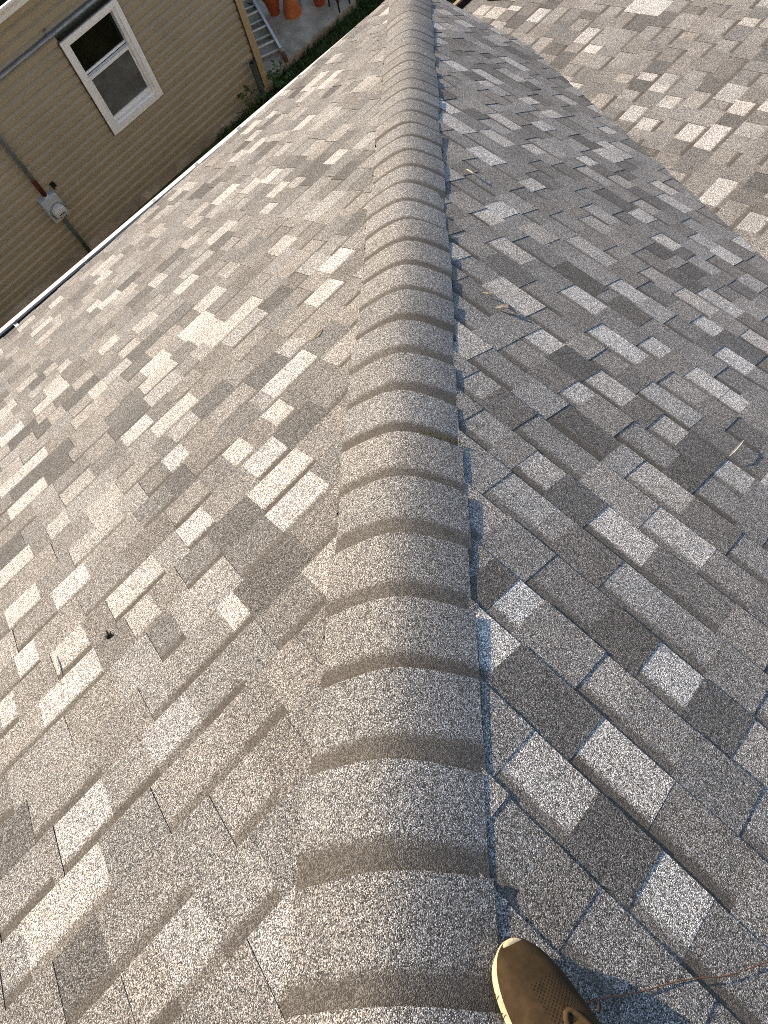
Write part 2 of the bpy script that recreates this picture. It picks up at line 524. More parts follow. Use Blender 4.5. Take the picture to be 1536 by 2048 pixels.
# ------------------------------------------------------------------ shingles
SPEC = {
 'L': '0:-0.5 -0.4 l,-0.4 -0.28 b;1:-0.7 -0.62 D,-0.6 -0.41 b,-0.31 -0.2 b;2:-0.75 -0.55 W,-0.2 -0.1 b;3:-0.81 -0.67 b,-0.64 -0.51 W,-0.5 -0.385 b,-0.38 -0.26 l,-0.26 -0.14 b;4:-0.79 -0.7 D,-0.69 -0.5 b,-0.285 -0.095 b,-0.09 -0.04 W;5:-0.27 -0.19 d,0.14 0.31 W;6:-0.6 -0.41 W,0 0.14 D,0.15 0.34 W;7:-0.73 -0.67 W,-0.33 -0.15 W,-0.06 0.04 W,0.33 0.48 D;8:-0.65 -0.57 W,-0.22 -0.05 d,0.19 0.27 W,0.36 0.44 W;9:-0.48 -0.34 W,0 0.09 D,0.23 0.38 d,0.44 0.63 W;10:-0.64 -0.51 W,-0.37 -0.16 l,0.05 0.13 W,0.43 0.57 D,0.58 0.67 l;11:0.12 0.24 l,0.24 0.4 D,0.81 0.94 W;12:-0.65 -0.49 W,0.09 0.29 W;14:-0.03 0.16 D,0.49 0.77 W;15:-0.53 -0.34 W,0.18 0.36 W;16:-0.5 -0.17 D;17:-0.47 -0.28 W;18:0.1 0.25 l,0.44 0.63 d;20:0.65 0.79 W;21:-0.25 -0.03 W,0.19 0.31 W;29:-0.03 0.19 l;31:-0.02 0.16 W',
 'R': '-2:-0.52 -0.42 W,-0.42 -0.31 D,-0.29 -0.14 W;-1:-0.38 -0.22 W;0:-0.24 -0.15 l,0.01 0.08 W,0.08 0.15 D;1:-0.45 -0.33 D,-0.22 -0.1 D;2:-0.19 -0.05 l,0.15 0.29 l;3:-0.09 0.07 W,0.2 0.3 l;4:-0.19 -0.02 W;5:0.17 0.36 D;6:-0.06 0.04 D,0.41 0.52 d;7:-0.06 0.07 D,0.26 0.4 W,0.54 0.64 W;8:0.08 0.27 l;9:0.35 0.55 W;10:0.09 0.22 W,0.32 0.41 W;11:0.47 0.62 D,0.67 0.87 D;12:0.09 0.22 W,0.55 0.69 W;13:0.09 0.27 D,0.77 0.98 l;14:0.35 0.52 W;15:0.28 0.45 W,0.47 0.63 D;16:0.52 0.62 D,0.68 0.79 D,0.98 1.14 l;17:0.5 0.64 l,0.71 0.83 W;18:1.02 1.22 D;19:0.63 0.75 l,0.95 1.08 l,1.34 1.42 l;20:1.18 1.3 l;21:0.89 1.07 W;22:1.04 1.18 W,2.31 2.39 W,2.51 2.66 W;23:1.52 1.61 W,2.34 2.54 W;25:1.66 1.75 W,2.24 2.35 D,2.45 2.53 l,2.54 2.6 D,3 3.07 l;26:2.68 2.76 D;27:1.87 2 W,2.5 2.71 W,3.1 3.25 l;30:2.48 2.67 l;31:2.66 2.78 W,3.29 3.59 l',
 'F': '4:2.83 2.96 l;5:3.1 3.22 D;6:2.94 3.13 W;8:3.3 3.48 W,3.5 3.59 D,3.6 3.71 W;9:3.33 3.47 W;10:3.73 3.86 D;11:3.35 3.45 W;12:3.39 3.53 W,3.67 3.75 W,3.75 3.84 l;13:3.65 3.72 D,3.75 3.82 W;14:3.7 3.78 l;18:4.01 4.17 W;19:3.85 3.97 D;20:3.93 4.02 l;22:4.16 4.3 W,4.32 4.42 D;23:4.07 4.22 D;24:4.26 4.32 W;26:4.17 4.29 W',
}
TONE = {'b': 0.47, 'W': 0.93, 'l': 0.72, 'd': 0.30, 'D': 0.13}

def course_pieces(rng, spec, a0, a1, bias):
    """cut one course into (start, end, tone) pieces, with the ones read off the roof in place"""
    out = []
    known = len(spec) > 1
    def fill(s, e):
        x = s
        while x < e - 1e-6:
            w = rng.choice((rng.uniform(0.075, 0.12), rng.uniform(0.10, 0.17), rng.uniform(0.13, 0.22)))
            if e - (x + w) < 0.06:
                w = e - x
            r = rng.random()
            if out and out[-1][2] > 0.6:
                r = 0.30 + 0.70 * r
            elif known:
                r = bias + (1 - bias) * r
                if 0.28 <= r < 0.345:
                    r += 0.2
            t = rng.uniform(0.78, 1.0) if r < 0.13 else rng.uniform(0.60, 0.74) if r < 0.28 else rng.uniform(0.08, 0.2) if r < 0.345 else rng.uniform(0.26, 0.38) if r < 0.52 else rng.uniform(0.39, 0.60)
            if out and abs(t - out[-1][2]) < 0.07:
                t += 0.10 if t < 0.48 else -0.10
            out.append([x, x + w, t, False])
            x += w
    x = a0
    for s, e, t in sorted(spec):
        if e <= a0 or s >= a1:
            continue
        if s - x > 0.03:
            fill(x, s)
        elif out and s > x:
            out[-1][1] = s
        out.append([max(x, s) if s - x <= 0.03 else s, e, TONE[t] + rng.uniform(-0.05, 0.05), t in 'Wlb'])
        x = out[-1][1]
    if a1 - x > 0.01:
        fill(x, a1)
    return out

def slab(frame, poly, vb, expo, tooth, lift, tone, band, warm, raise_fn=None, hs=1.0):
    """one exposed shingle tab: granule top, asphalt edges"""
    if tooth:
        ht, tilt, th = 0.0104, 0.0066 / 0.143, 0.0048
    else:
        ht, tilt, th = 0.0078, 0.0055 / 0.143, 0.0036
    n = len(poly)
    top, bot, up = [], [], []
    for a, v in poly:
        x = vb - v
        h = (ht + lift - x * tilt) * hs + (raise_fn(a, v) if raise_fn else 0.0)
        top.append(frame(a, v, h)); bot.append(frame(a, v, h - th * hs)); up.append(x / expo)
    fs = [tuple(range(n))] + [(i, i + n, (i + 1) % n + n, (i + 1) % n) for i in range(n)]
    return top + bot, fs, [0] + [1] * n, up + up, (tone, band, warm, 1.0)

def finish_attr(me, ups, cols):
    a = me.attributes.new("upx", 'FLOAT', 'POINT'); a.data.foreach_set('value', ups)
    c = me.attributes.new("tone", 'FLOAT_COLOR', 'POINT'); c.data.foreach_set('color', [x for col in cols for x in col])

def shingle_slope(key, frame, slope, vb0, expo, kmin, kmax, arange, clips, overlap, raise_fn=None, seed=1, keep=300, hs=1.0, bias=0.10):
    rng = random.Random(seed)
    spec = {}
    for row in SPEC[key].split(';'):
        k, rest = row.split(':')
        spec[int(k)] = [(float(t.split()[0]), float(t.split()[1]), t.split()[2]) for t in rest.split(',')]
    rec = []
    for k in range(kmin, kmax + 1):
        vb = vb0 + k * expo
        a0, a1 = arange(vb)
        tooth = rng.random() < 0.5
        a0 -= rng.uniform(0, 0.15)
        blotch = rng.uniform(-0.03, 0.03)
        pcs = course_pieces(rng, spec.get(k, []), a0, a1, bias)
        for i, (s, e, t, seen) in enumerate(pcs):
            tooth = False if seen else not tooth
            j0, j1 = rng.uniform(-0.004, 0.004), rng.uniform(-0.004, 0.004)
            vt = vb - expo - 0.022
            jb = rng.uniform(-0.0018, 0.0018)
            sk = rng.uniform(-0.0012, 0.0012)
            g0 = 0.0 if tooth else 0.004    # gaps run a little under the neighbouring teeth
            poly = [(s - g0, vb + jb), (s - g0 + j0, vt), (e + g0 + j1, vt), (e + g0, vb + jb + sk)]
            for cl in clips(k, vb):
                poly = clip(poly, *cl)
                if len(poly) < 3:
                    break
            if len(poly) < 3 or abs(area(poly)) < 2e-4:
                continue
            if area(poly) < 0:
                poly.reverse()
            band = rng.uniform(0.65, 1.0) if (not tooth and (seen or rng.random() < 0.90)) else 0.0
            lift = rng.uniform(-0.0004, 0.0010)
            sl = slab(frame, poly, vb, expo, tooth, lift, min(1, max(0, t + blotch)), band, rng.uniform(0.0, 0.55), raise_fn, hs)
            # projected size in the picture
            px = [screen(frame(a, min(max(v, vb - expo), vb), 0.01)) for a, v in poly]
            sz = 0.0
            if all(px):
                cx, cy = sum(p[0] for p in px) / len(px), sum(p[1] for p in px) / len(px)
                if -15 < cx < 783 and -15 < cy < 1039:
                    sz = abs(area(px))
            rec.append((sz, sl))
    order = sorted(range(len(rec)), key=lambda i: -rec[i][0])
    single = set(i for i in order[:keep] if rec[i][0] > 0)
    jv, jf, jm, ju, jc = [], [], [], [], []
    flip = None
    for i, (sz, (vs, fs, fm, up, col)) in enumerate(rec):
        if flip is None:   # make the granule face look outward
            nrm = (vs[1] - vs[0]).cross(vs[2] - vs[1])
            flip = nrm.z < 0
        if flip:
            fs = [tuple(reversed(f)) for f in fs]
        if i in single:
            o = obj("shingle", vs, fs, [M['gran'], M['edge']], slope, fm)
            finish_attr(o.data, up, [col] * len(vs))
        else:
            b = len(jv)
            jv += vs; jf += [tuple(x + b for x in f) for f in fs]; jm += fm; ju += up; jc += [col] * len(vs)
    if jv:
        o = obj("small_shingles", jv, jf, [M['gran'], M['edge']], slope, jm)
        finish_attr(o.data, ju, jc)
        o['kind'] = 'stuff'

EXL, EXR, EXF = 0.143, 0.1375, 0.144
# left slope
shingle_slope('L', fl, left_slope, 0.108, EXL, -19, 36,
              lambda vb: (-6.9, TL / TR * vb / CL + 0.05),
              lambda k, vb: [(1.0, -TL / TR / CL, 0.0), (0.03, 1 / CL, 4.165 + 0.03 * 1.7 + 0.012)], 0.02, seed=11)
# right slope, its ends lying over the far slope along the valley
def val_raise(a, v):
    d = (valley_x(a) - v / CR) * 0.9
    return 0.006 * max(0.0, min(1.0, 1 - d / 0.12))
shingle_slope('R', fr, right_slope, 0.506, EXR, -22, 31,
              lambda vb: (-5.0, TR / TL * vb / CR + 0.05),
              lambda k, vb: [(1.0, -TR / TL / CR, 0.0), (-QF / TR, 1 / CR, -ZF / TR + 0.012), (0.0, 1.0, XE * CR + 0.02), (-1.0, 0.0, 4.6)], 0.02, val_raise, seed=23, hs=0.78, bias=0.0)
# far low slope
def far_clips(k, vb):
    y = vb / CF
    c = [(0.0, 1.0, 3.86 * CF)]
    if y - 0.15 < 2.95:
        c.append((-1.0, QF / TR / CF, ZF / TR + 0.05) if y < 2.95 else (-1.0, 0.0, -3.90))
    else:
        c.append((-1.0, 0.0, -3.94))
    return c
shingle_slope('F', ff, far_slope, 0.133, EXF, -30, 27, lambda vb: (max(0.4, valley_x(vb / CF) - 0.3), 9.3), far_clips, 0.02, seed=37)

# ------------------------------------------------------------------ hip caps
hip_d = Vector((TL / TR, 1.0, -TL)).normalized()
hip_plan = Vector((hip_d.x, hip_d.y, 0)).normalized()
lat = Vector((hip_plan.y, -hip_plan.x, 0))       # to the right of the hip
slp = TL / math.hypot(1.0, TL / TR)               # fall of the hip per metre of plan
cosh_ = 1 / math.hypot(1, slp)
k_r = TR * lat.x * cosh_                          # fall of each slope square to the hip
k_l = TL * abs(lat.y) * cosh_
WCAP = 0.151
def cap_z(w, shift=0.0):
    k = k_r if w > 0 else k_l
    r = 0.052
    return -k * (math.sqrt(w * w + r * r) - r) - (0.0188 if w > 0 else 0.0150) * (abs(w) / WCAP) ** 2
rng = random.Random(5)
E_CAP = 0.169
hip_n = lat.cross(hip_d).normalized()
if hip_n.z < 0:
    hip_n = -hip_n
NW = 17
for i in range(-16, 39):
    hb = -0.1838 + E_CAP * i + rng.uniform(-0.006, 0.006)
    sh = rng.uniform(-0.007, 0.007)
    sk = rng.uniform(-0.008, 0.008)
    lft = rng.uniform(0.0, 0.0018)
    ws = [(-WCAP + 2 * WCAP * j / (NW - 1)) for j in range(NW)]
    vs, up = [], []
    for layer in (0, 1):
        for row, (x, hh) in enumerate(((0.0, 0.0152), (0.10, 0.0120), (E_CAP, 0.0090), (0.205, 0.0075))):
            for w in ws:
                ew = w + sh + (rng.uniform(-0.0012, 0.0012) if abs(w) > WCAP - 0.001 else 0)
                edge = rng.uniform(-0.0008, 0.0008) if row == 0 else 0
                p = hip_d * (hb - x + edge + sk * w / WCAP) + lat * (ew - 0.005) + hip_n * (cap_z(w) + hh + lft * (1 - x / 0.2) - layer * 0.0058)
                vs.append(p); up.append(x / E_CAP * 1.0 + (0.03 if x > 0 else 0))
    fs, fm = [], []
    R4 = 4 * NW
    for r in range(3):
        for j in range(NW - 1):
            a = r * NW + j
            fs.append((a, a + 1, a + NW + 1, a + NW)); fm.append(0)
            fs.append((a + R4, a + R4 + NW, a + R4 + NW + 1, a + R4 + 1)); fm.append(1)
        for j in (0, NW - 1):
            a = r * NW + j
            q = (a, a + NW, a + NW + R4, a + R4)
            fs.append(q if j == 0 else q[::-1]); fm.append(1)
    for j in range(NW - 1):
        fs.append((j, j + R4, j + 1 + R4, j + 1)); fm.append(1)
    nrm = (vs[1] - vs[0]).cross(vs[NW] - vs[0])
    if nrm.z < 0:
        fs = [tuple(reversed(f)) for f in fs]
    o = obj("hip_cap", vs, fs, [M['gran'], M['edge']], house, fm)
    t = rng.uniform(0.43, 0.56)
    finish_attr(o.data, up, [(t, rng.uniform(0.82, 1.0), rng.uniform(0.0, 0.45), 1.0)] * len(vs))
    o.data.polygons.foreach_set('use_smooth', [m == 0 for m in fm])
    bm = bmesh.new(); bm.from_mesh(o.data)
    for e in bm.edges:
        if len(e.link_faces) == 2 and e.link_faces[0].material_index != e.link_faces[1].material_index:
            e.smooth = False
    bm.to_mesh(o.data); bm.free()

# ------------------------------------------------------------------ gutters
def gutter(name, p0, p1, zt, mats, parent, side, w=0.10, lip=0.026):
    """K-style trough from p0 to p1; side = outward unit normal; mats = (metal, inside)"""
    p0, p1, s = Vector(p0), Vector(p1), Vector(side)
    prof = [(0.0, -0.005), (0.0, -0.11), (w * 0.62, -0.115), (w * 0.72, -0.07), (w, -0.02), (w, 0.0), (w + lip, 0.004), (w + lip, -0.012), (w + 0.008, -0.016), (w + 0.006, -0.03), (w * 0.78, -0.078), (w * 0.66, -0.122), (-0.004, -0.118), (-0.004, -0.005)]
    n = len(prof)
    vs = [p + s * a + Vector((0, 0, zt + z)) for p in (p0, p1) for a, z in prof]
    fs = [(i, (i + 1) % n, (i + 1) % n + n, i + n) for i in range(n)] + [tuple(range(n))[::-1], tuple(range(n, 2 * n))]
    fm = [1 if i < 4 else 0 for i in range(n)] + [0, 0]
    return obj(name, vs, fs, list(mats), parent, fm)

gd = Vector((1, -0.03, 0)).normalized()
gs = Vector((0.03, 1, 0)).normalized()
ge = lambda x: Vector((x, eave_y(x) - 0.035, 0))
gut = gutter("gutter", ge(-7), ge(4.0), -2.822, (M['white'], M['gutin']), house, gs, 0.085, 0.028)
for x in (-1.05, -0.05, 0.62, 1.30, 1.72, 2.15, 2.78, 3.50):
    mb = MB()
    X = Matrix.Translation(ge(x) + Vector((0, 0, -2.815))) @ Matrix.Rotation(math.atan2(-0.03, 1), 4, 'Z')
    mb.box(-0.014, 0.014, -0.02, 0.088, 0.0, 0.003, 0, X)
    mb.box(-0.014, 0.014, 0.06, 0.088, 0.003, 0.014, 0, X)
    mb.build("gutter_hanger", M['galv'], gut)
fgut = gutter("gutter", (XE + 0.04, 3.80, 0), (9.4, 3.80, 0), ZF - QF * 3.84 - 0.02, (M['lip'], M['wood']), house, (0, 1, 0), 0.13, 0.022)
fgut['label'] = "brown gutter with tan lip at the foot of the low far slope"

# ------------------------------------------------------------------ neighbour house
WY = 7.21
SOFFIT = -2.84
nb = thing("sided_house", "tan vinyl sided house with a white window beside the roof", "house", (0, WY, GROUND))
mb = MB()
mb.box(-9, 4.17, WY + 0.13, 14.0, GROUND, SOFFIT + 0.06)
mb.build("wall", M['siding'], nb)
# Dutch-lap planks, interrupted by the window
WX0, WX1, WZ0, WZ1 = 2.120, 2.855, -4.582, -3.478
PL = 0.1016
def plank(x0, x1, z0, z1, th=0.0):
    prof = [(0.002, 0.0), (0.023, 0.0), (0.0245, 0.004), (0.0295, PL * 0.56), (0.0285, PL * 0.61), (0.0030, PL * 0.85), (0.0022, PL * 1.02), (0.0, PL * 1.02), (0.0, 0.004)]
    prof = [(d, min(z, z1 - z0)) for d, z in prof]
    n = len(prof)
    vs = [Vector((x, WY + 0.03 - d - th, z0 + z)) for x in (x0, x1) for d, z in prof]
    fs = [(i, i + n, (i + 1) % n + n, (i + 1) % n) for i in range(n)] + [tuple(range(n)), tuple(range(2 * n - 1, n - 1, -1))]
    return obj("siding_plank", vs, fs, M['siding'], nb)
jrng = random.Random(12)
z = GROUND + 0.10
while z < SOFFIT - 0.01:
    z1 = min(z + PL, SOFFIT)
    if z1 > WZ0 + 0.005 and z < WZ1 - 0.005:
        runs = [(-8.9, WX0 + 0.005), (WX1 - 0.005, 4.125)]
    else:
        runs = [(-8.9, 4.125)]
    jx = jrng.choice((-0.9, -0.1, 0.55, 1.55, 1.9, 3.2, 3.6)) + jrng.uniform(-0.1, 0.1)
    for r0, r1 in runs:
        if r0 + 0.2 < jx < r1 - 0.2:            # butt joint between two lengths
            plank(r0, jx + 0.02, z, z1, 0.0); plank(jx, r1, z, z1, 0.0014)
        else:
            plank(r0, r1, z, z1, 0.0)
    z += PL
mb = MB()
mb.box(4.12, 4.205, WY - 0.022, WY + 0.10, GROUND + 0.06, SOFFIT)
mb.build("corner_post", M['corner'], nb)
mb = MB()
mb.box(4.112, 4.119, WY - 0.012, WY + 0.04, GROUND + 0.06, SOFFIT)
mb.build("corner_channel", M['gasket'], nb)
mb = MB()
mb.box(-9, 4.25, WY - 0.02, WY + 0.03, GROUND - 0.2, GROUND + 0.10)
mb.build("foundation", M['conc'], nb)
# soffit, fascia gutter and low roof
mb = MB()
mb.box(-9, 4.35, WY - 0.26, WY + 0.1, SOFFIT, SOFFIT + 0.02)
mb.build("soffit", M['white'], nb)
gutter("gutter", (4.4, WY - 0.27, 0), (-9, WY - 0.27, 0), -2.715, (M['white'], M['black']), nb, (0, -1, 0), 0.11, 0.03)
mb = MB()
mb.add([(-9.2, WY - 0.25, -2.76), (4.5, WY - 0.25, -2.76), (4.5, 10.6, -1.55), (-9.2, 10.6, -1.55), (4.5, 14.2, -3.0), (-9.2, 14.2, -3.0),
        (-9.2, WY - 0.25, -2.80), (4.5, WY - 0.25, -2.80), (4.5, 10.6, -1.62), (-9.2, 10.6, -1.62), (4.5, 14.2, -3.05), (-9.2, 14.2, -3.05)],
       [(0, 1, 2, 3), (3, 2, 4, 5), (7, 6, 9, 8), (8, 9, 11, 10), (0, 6, 7, 1), (1, 7, 8, 2), (2, 8, 10, 4), (0, 3, 9, 6), (3, 5, 11, 9), (4, 10, 11, 5)])
mb.build("roof", M['deck'], nb)

# unseen rear wing on the neighbour's house, added to keep the sun off the patio
mb = MB(); mb.box(4.17, 10.5, 10.9, 15.5, GROUND, -2.75); mb.build("shade_wing_wall", M['siding'], nb)
mb = MB()
mb.add([(3.9, 10.55, -2.75), (10.8, 10.55, -2.75), (10.8, 13.2, -1.7), (3.9, 13.2, -1.7), (10.8, 15.9, -2.75), (3.9, 15.9, -2.75),
        (3.9, 10.55, -2.82), (10.8, 10.55, -2.82), (10.8, 15.9, -2.82), (3.9, 15.9, -2.82)],
       [(0, 1, 2, 3), (3, 2, 4, 5), (6, 9, 8, 7), (0, 6, 7, 1), (4, 8, 9, 5), (0, 3, 5, 9, 6), (1, 7, 8, 4, 2)])
mb.build("shade_wing_roof", M['deck'], nb)

# window
win = MB()
fy0, fy1 = WY - 0.030, WY + 0.10
fw = 0.055
win.box(WX0, WX0 + fw, fy0, WY + 0.03, WZ0, WZ1)
win.box(WX1 - fw, WX1, fy0, WY + 0.03, WZ0, WZ1)
win.box(WX0 + fw, WX1 - fw, fy0 + 0.002, WY + 0.03, WZ1 - fw, WZ1)
win.box(WX0 + fw, WX1 - fw, fy0 - 0.004, WY + 0.03, WZ0, WZ0 + fw * 1.2)
window = win.build("window", M['vinyl'], nb)
window['label'] = "white framed double hung window"
def wpart(name, mat, *b):
    m = MB()
    for q in b:
        m.box(*q)
    return m.build(name, mat, window)
ix0, ix1, iz0, iz1 = WX0 + fw, WX1 - fw, WZ0 + fw * 1.2, WZ1 - fw
for a, b in ((ix0 - 0.01, ix0 + 0.032), (ix1 - 0.032, ix1 + 0.01)):
    wpart("jamb", M['vinyl'], (a, b, WY - 0.004, fy1, iz0, iz1))
wpart("head", M['vinyl'], (ix0 + 0.033, ix1 - 0.033, WY - 0.003, fy1, iz1 - 0.03, iz1 + 0.01))
wpart("sill", M['vinyl'], (ix0 + 0.033, ix1 - 0.033, WY - 0.010, fy1, iz0 - 0.01, iz0 + 0.03))
jx0, jx1 = ix0 + 0.033, ix1 - 0.033
mz = -3.955
wpart("meeting_rail", M['vinyl'], (jx0, jx1, WY + 0.018, WY + 0.06, mz - 0.022, mz + 0.014))
wpart("upper_rail", M['vinyl'], (jx0, jx1, WY + 0.064, WY + 0.09, mz + 0.020, mz + 0.045))
wpart("bottom_rail", M['vinyl'], (jx0, jx1, WY + 0.022, WY + 0.06, iz0 + 0.031, iz0 + 0.075))
for a, b in ((jx0 + 0.001, jx0 + 0.022), (jx1 - 0.022, jx1 - 0.001)):
    wpart("stile", M['vinyl'], (a, b, WY + 0.026, WY + 0.058, iz0 + 0.076, mz - 0.023))
wpart("pane", M['glass'], (jx0, jx1, WY + 0.074, WY + 0.08, mz + 0.046, iz1 - 0.031))
wpart("insect_screen", M['screen'], (jx0 + 0.023, jx1 - 0.023, WY + 0.034, WY + 0.038, iz0 + 0.076, mz - 0.023))
mb = MB()
t = 0.009
mb.box(WX0 - t, WX0 - 0.001, WY - 0.012, WY + 0.03, WZ0 - t, WZ1 + t)
mb.box(WX1 + 0.001, WX1 + t, WY - 0.012, WY + 0.03, WZ0 - t, WZ1 + t)
mb.box(WX0 - 0.001, WX1 + 0.001, WY - 0.012, WY + 0.03, WZ1 + 0.001, WZ1 + t)
mb.box(WX0 - 0.001, WX1 + 0.001, WY - 0.012, WY + 0.03, WZ0 - t, WZ0 - 0.001)
ch = mb.build("trim_channel", M['gasket'], window)

# horizontal conduit across the wall above the window
hp = thing("wall_conduit", "grey metal pipe strapped level along the siding above the window", "pipe", (0, WY, -3.375))
mb = MB()
mb.tube([(-4, WY - 0.030, -3.362), (2.08, WY - 0.030, -3.366), (3.6, WY - 0.030, -3.372)], 0.0215, 12)
mb.build("pipe", M['galv'], hp, True)
for x in (-1.4, 2.075, 3.5):
    mb = MB()
    mb.tube([(x - 0.022, WY - 0.030, -3.366), (x + 0.022, WY - 0.030, -3.366)], 0.0255, 12)
    mb.box(x - 0.012, x + 0.012, WY - 0.012, WY + 0.01, -3.345, -3.310)
    mb.build("strap", M['galv'], hp)

# service conduit and electric meter
MX = 1.088
sc = thing("service_conduit", "vertical grey conduit running down the siding through the electric meter", "pipe", (MX, WY, GROUND))
mb = MB(); mb.tube([(MX, WY - 0.045, SOFFIT), (MX, WY - 0.045, -4.345)], 0.026, 12); mb.build("upper_pipe", M['galv'], sc, True)
mb = MB(); mb.tube([(MX - 0.003, WY - 0.047, -4.335), (MX - 0.003, WY - 0.047, -4.555)], 0.027, 12); o = mb.build("rusty_sleeve", M['rust'], sc, True); o['label'] = "dark red rusty sleeve just above the meter"
mb = MB(); mb.tube([(MX, WY - 0.035, -4.905), (MX, WY - 0.035, GROUND)], 0.023, 12); mb.build("lower_pipe", M['pipe'], sc, True)
mt = thing("electric_meter", "grey electric meter box with round dial on the tan siding", "meter", (1.09, WY, -4.90))
def rounded_box(x0, x1, z0, z1, y0, y1, r, n=5):
    pts = []
    for cx, cz, a0 in ((x1 - r, z1 - r, 0), (x0 + r, z1 - r, 90), (x0 + r, z0 + r, 180), (x1 - r, z0 + r, 270)):
        for i in range(n + 1):
            t = RAD(a0 + 90 * i / n)
            pts.append((cx + r * math.cos(t), cz + r * math.sin(t)))
    m = len(pts)
    vs = [Vector((x, y1, z)) for x, z in pts] + [Vector((x, y0 + 0.006, z)) for x, z in pts] + [Vector(((x - (x0 + x1) / 2) * 0.94 + (x0 + x1) / 2, y0, (z - (z0 + z1) / 2) * 0.96 + (z0 + z1) / 2)) for x, z in pts]
    fs = [(i, (i + 1) % m, (i + 1) % m + m, i + m) for i in range(m)] + [(i + m, (i + 1) % m + m, (i + 1) % m + 2 * m, i + 2 * m) for i in range(m)] + [tuple(range(2 * m, 3 * m))]
    return vs, fs
mb = MB(); mb.add(*rounded_box(0.985, 1.190, -4.895, -4.575, WY - 0.085, WY + 0.012, 0.025)); o = mb.build("box", M['meter'], mt)
mb = MB(); mb.tube([(MX, WY - 0.046, -4.560), (MX, WY - 0.046, -4.580)], 0.034, 12); mb.build("hub", M['fascia'], mt, True)
X = Matrix.Rotation(RAD(90), 3, 'X')
mb = MB(); mb.lathe([(0.0, 0.070), (0.050, 0.068), (0.072, 0.058), (0.078, 0.040), (0.078, 0.0), (0.090, 0.0), (0.090, -0.012)][::-1], (1.095, WY - 0.090, -4.765), 32, 0, X.to_4x4()); dial = mb.build("dial_cover", M['dial'], mt, True)
mb = MB(); mb.lathe([(0.088, -0.004), (0.096, -0.002), (0.096, 0.010), (0.088, 0.012)], (1.095, WY - 0.090, -4.765), 32, 0, X.to_4x4()); mb.build("dial_ring", M['galv'], mt, True)
fyp = WY - 0.1615
mb = MB(); mb.box(1.060, 1.125, fyp, fyp + 0.003, -4.778, -4.766); mb.build("display", M['black'], dial)
mb = MB(); mb.box(1.055, 1.070, fyp + 0.001, fyp + 0.004, -4.806, -4.798); mb.box(1.080, 1.092, fyp + 0.001, fyp + 0.004, -4.803, -4.796); mb.box(1.108, 1.135, fyp + 0.002, fyp + 0.005, -4.801, -4.795); mb.build("print", M['black'], dial)
mb = MB(); mb.box(1.085, 1.128, fyp + 0.004, fyp + 0.010, -4.828, -4.811); mb.build("print", M['blue'], dial)
mb = MB()
mb.box(1.205, 1.255, WY - 0.05, WY + 0.012, -4.560, -4.535); mb.box(1.205, 1.225, WY - 0.052, WY - 0.02, -4.575, -4.560)
o = mb.build("bracket", M['black'], None); tag(o, "small black bracket on the siding just above the meter box", "bracket")

# standpipe by the corner post
sp = MB()
sp.lathe([(0.036, GROUND), (0.036, -5.02), (0.040, -5.02), (0.040, -4.985), (0.030, -4.985), (0.030, -5.2), (0.0, -5.2)], (4.03, WY - 0.075, 0), 18)
o = sp.build("standpipe", M['pipe'], None, True); autosmooth(o)
tag(o, "short open green grey pipe standing at the tan house corner", "pipe")

# ------------------------------------------------------------------ patio, grass, weeds
PZ = GROUND + 0.10
PX1 = 5.86
mb = MB()
mb.box(4.26, PX1, 7.27, 12.0, GROUND - 0.1, PZ)
pt = mb.build("patio", M['conc'], None)
bm = bmesh.new(); bm.from_mesh(pt.data)
bmesh.ops.bevel(bm, geom=bm.edges[:], offset=0.012, segments=2, affect='EDGES')
bm.to_mesh(pt.data); bm.free()
pt['kind'] = 'structure'
pt['label'] = "stained concrete patio slab beyond the house corner"

rng = random.Random(3)
gv, gf = [], []
def blades(n, x0, x1, y0, y1, hmin, hmax):
    for _ in range(n):
        x, y = rng.uniform(x0, x1), rng.uniform(y0, y1)
        h = rng.uniform(hmin, hmax); a = rng.uniform(0, 6.283); w = rng.uniform(0.004, 0.009)
        bx, by = rng.gauss(0, 0.4) * h, rng.gauss(0, 0.4) * h
        p = Vector((x, y, GROUND)); s = Vector((math.cos(a), math.sin(a), 0)) * w
        i = len(gv)
        gv.extend([p - s, p + s, p + s * 0.6 + Vector((bx * 0.5, by * 0.5, h * 0.65)), p - s * 0.6 + Vector((bx * 0.5, by * 0.5, h * 0.65)), p + Vector((bx * 1.3, by * 1.3, h))])
        gf.extend([(i, i + 1, i + 2, i + 3), (i + 3, i + 2, i + 4)])
blades(5200, 3.2, 7.0, 6.35, 7.27, 0.03, 0.13)
blades(6500, 5.87, 8.2, 6.9, 9.0, 0.04, 0.14)
blades(3800, 4.3, 8.0, 5.6, 6.35, 0.03, 0.11)
gr = obj("grass", gv, gf, M['grass'])
gr['kind'] = 'stuff'; gr['label'] = "short green grass along the patio edge"; gr['category'] = "grass"

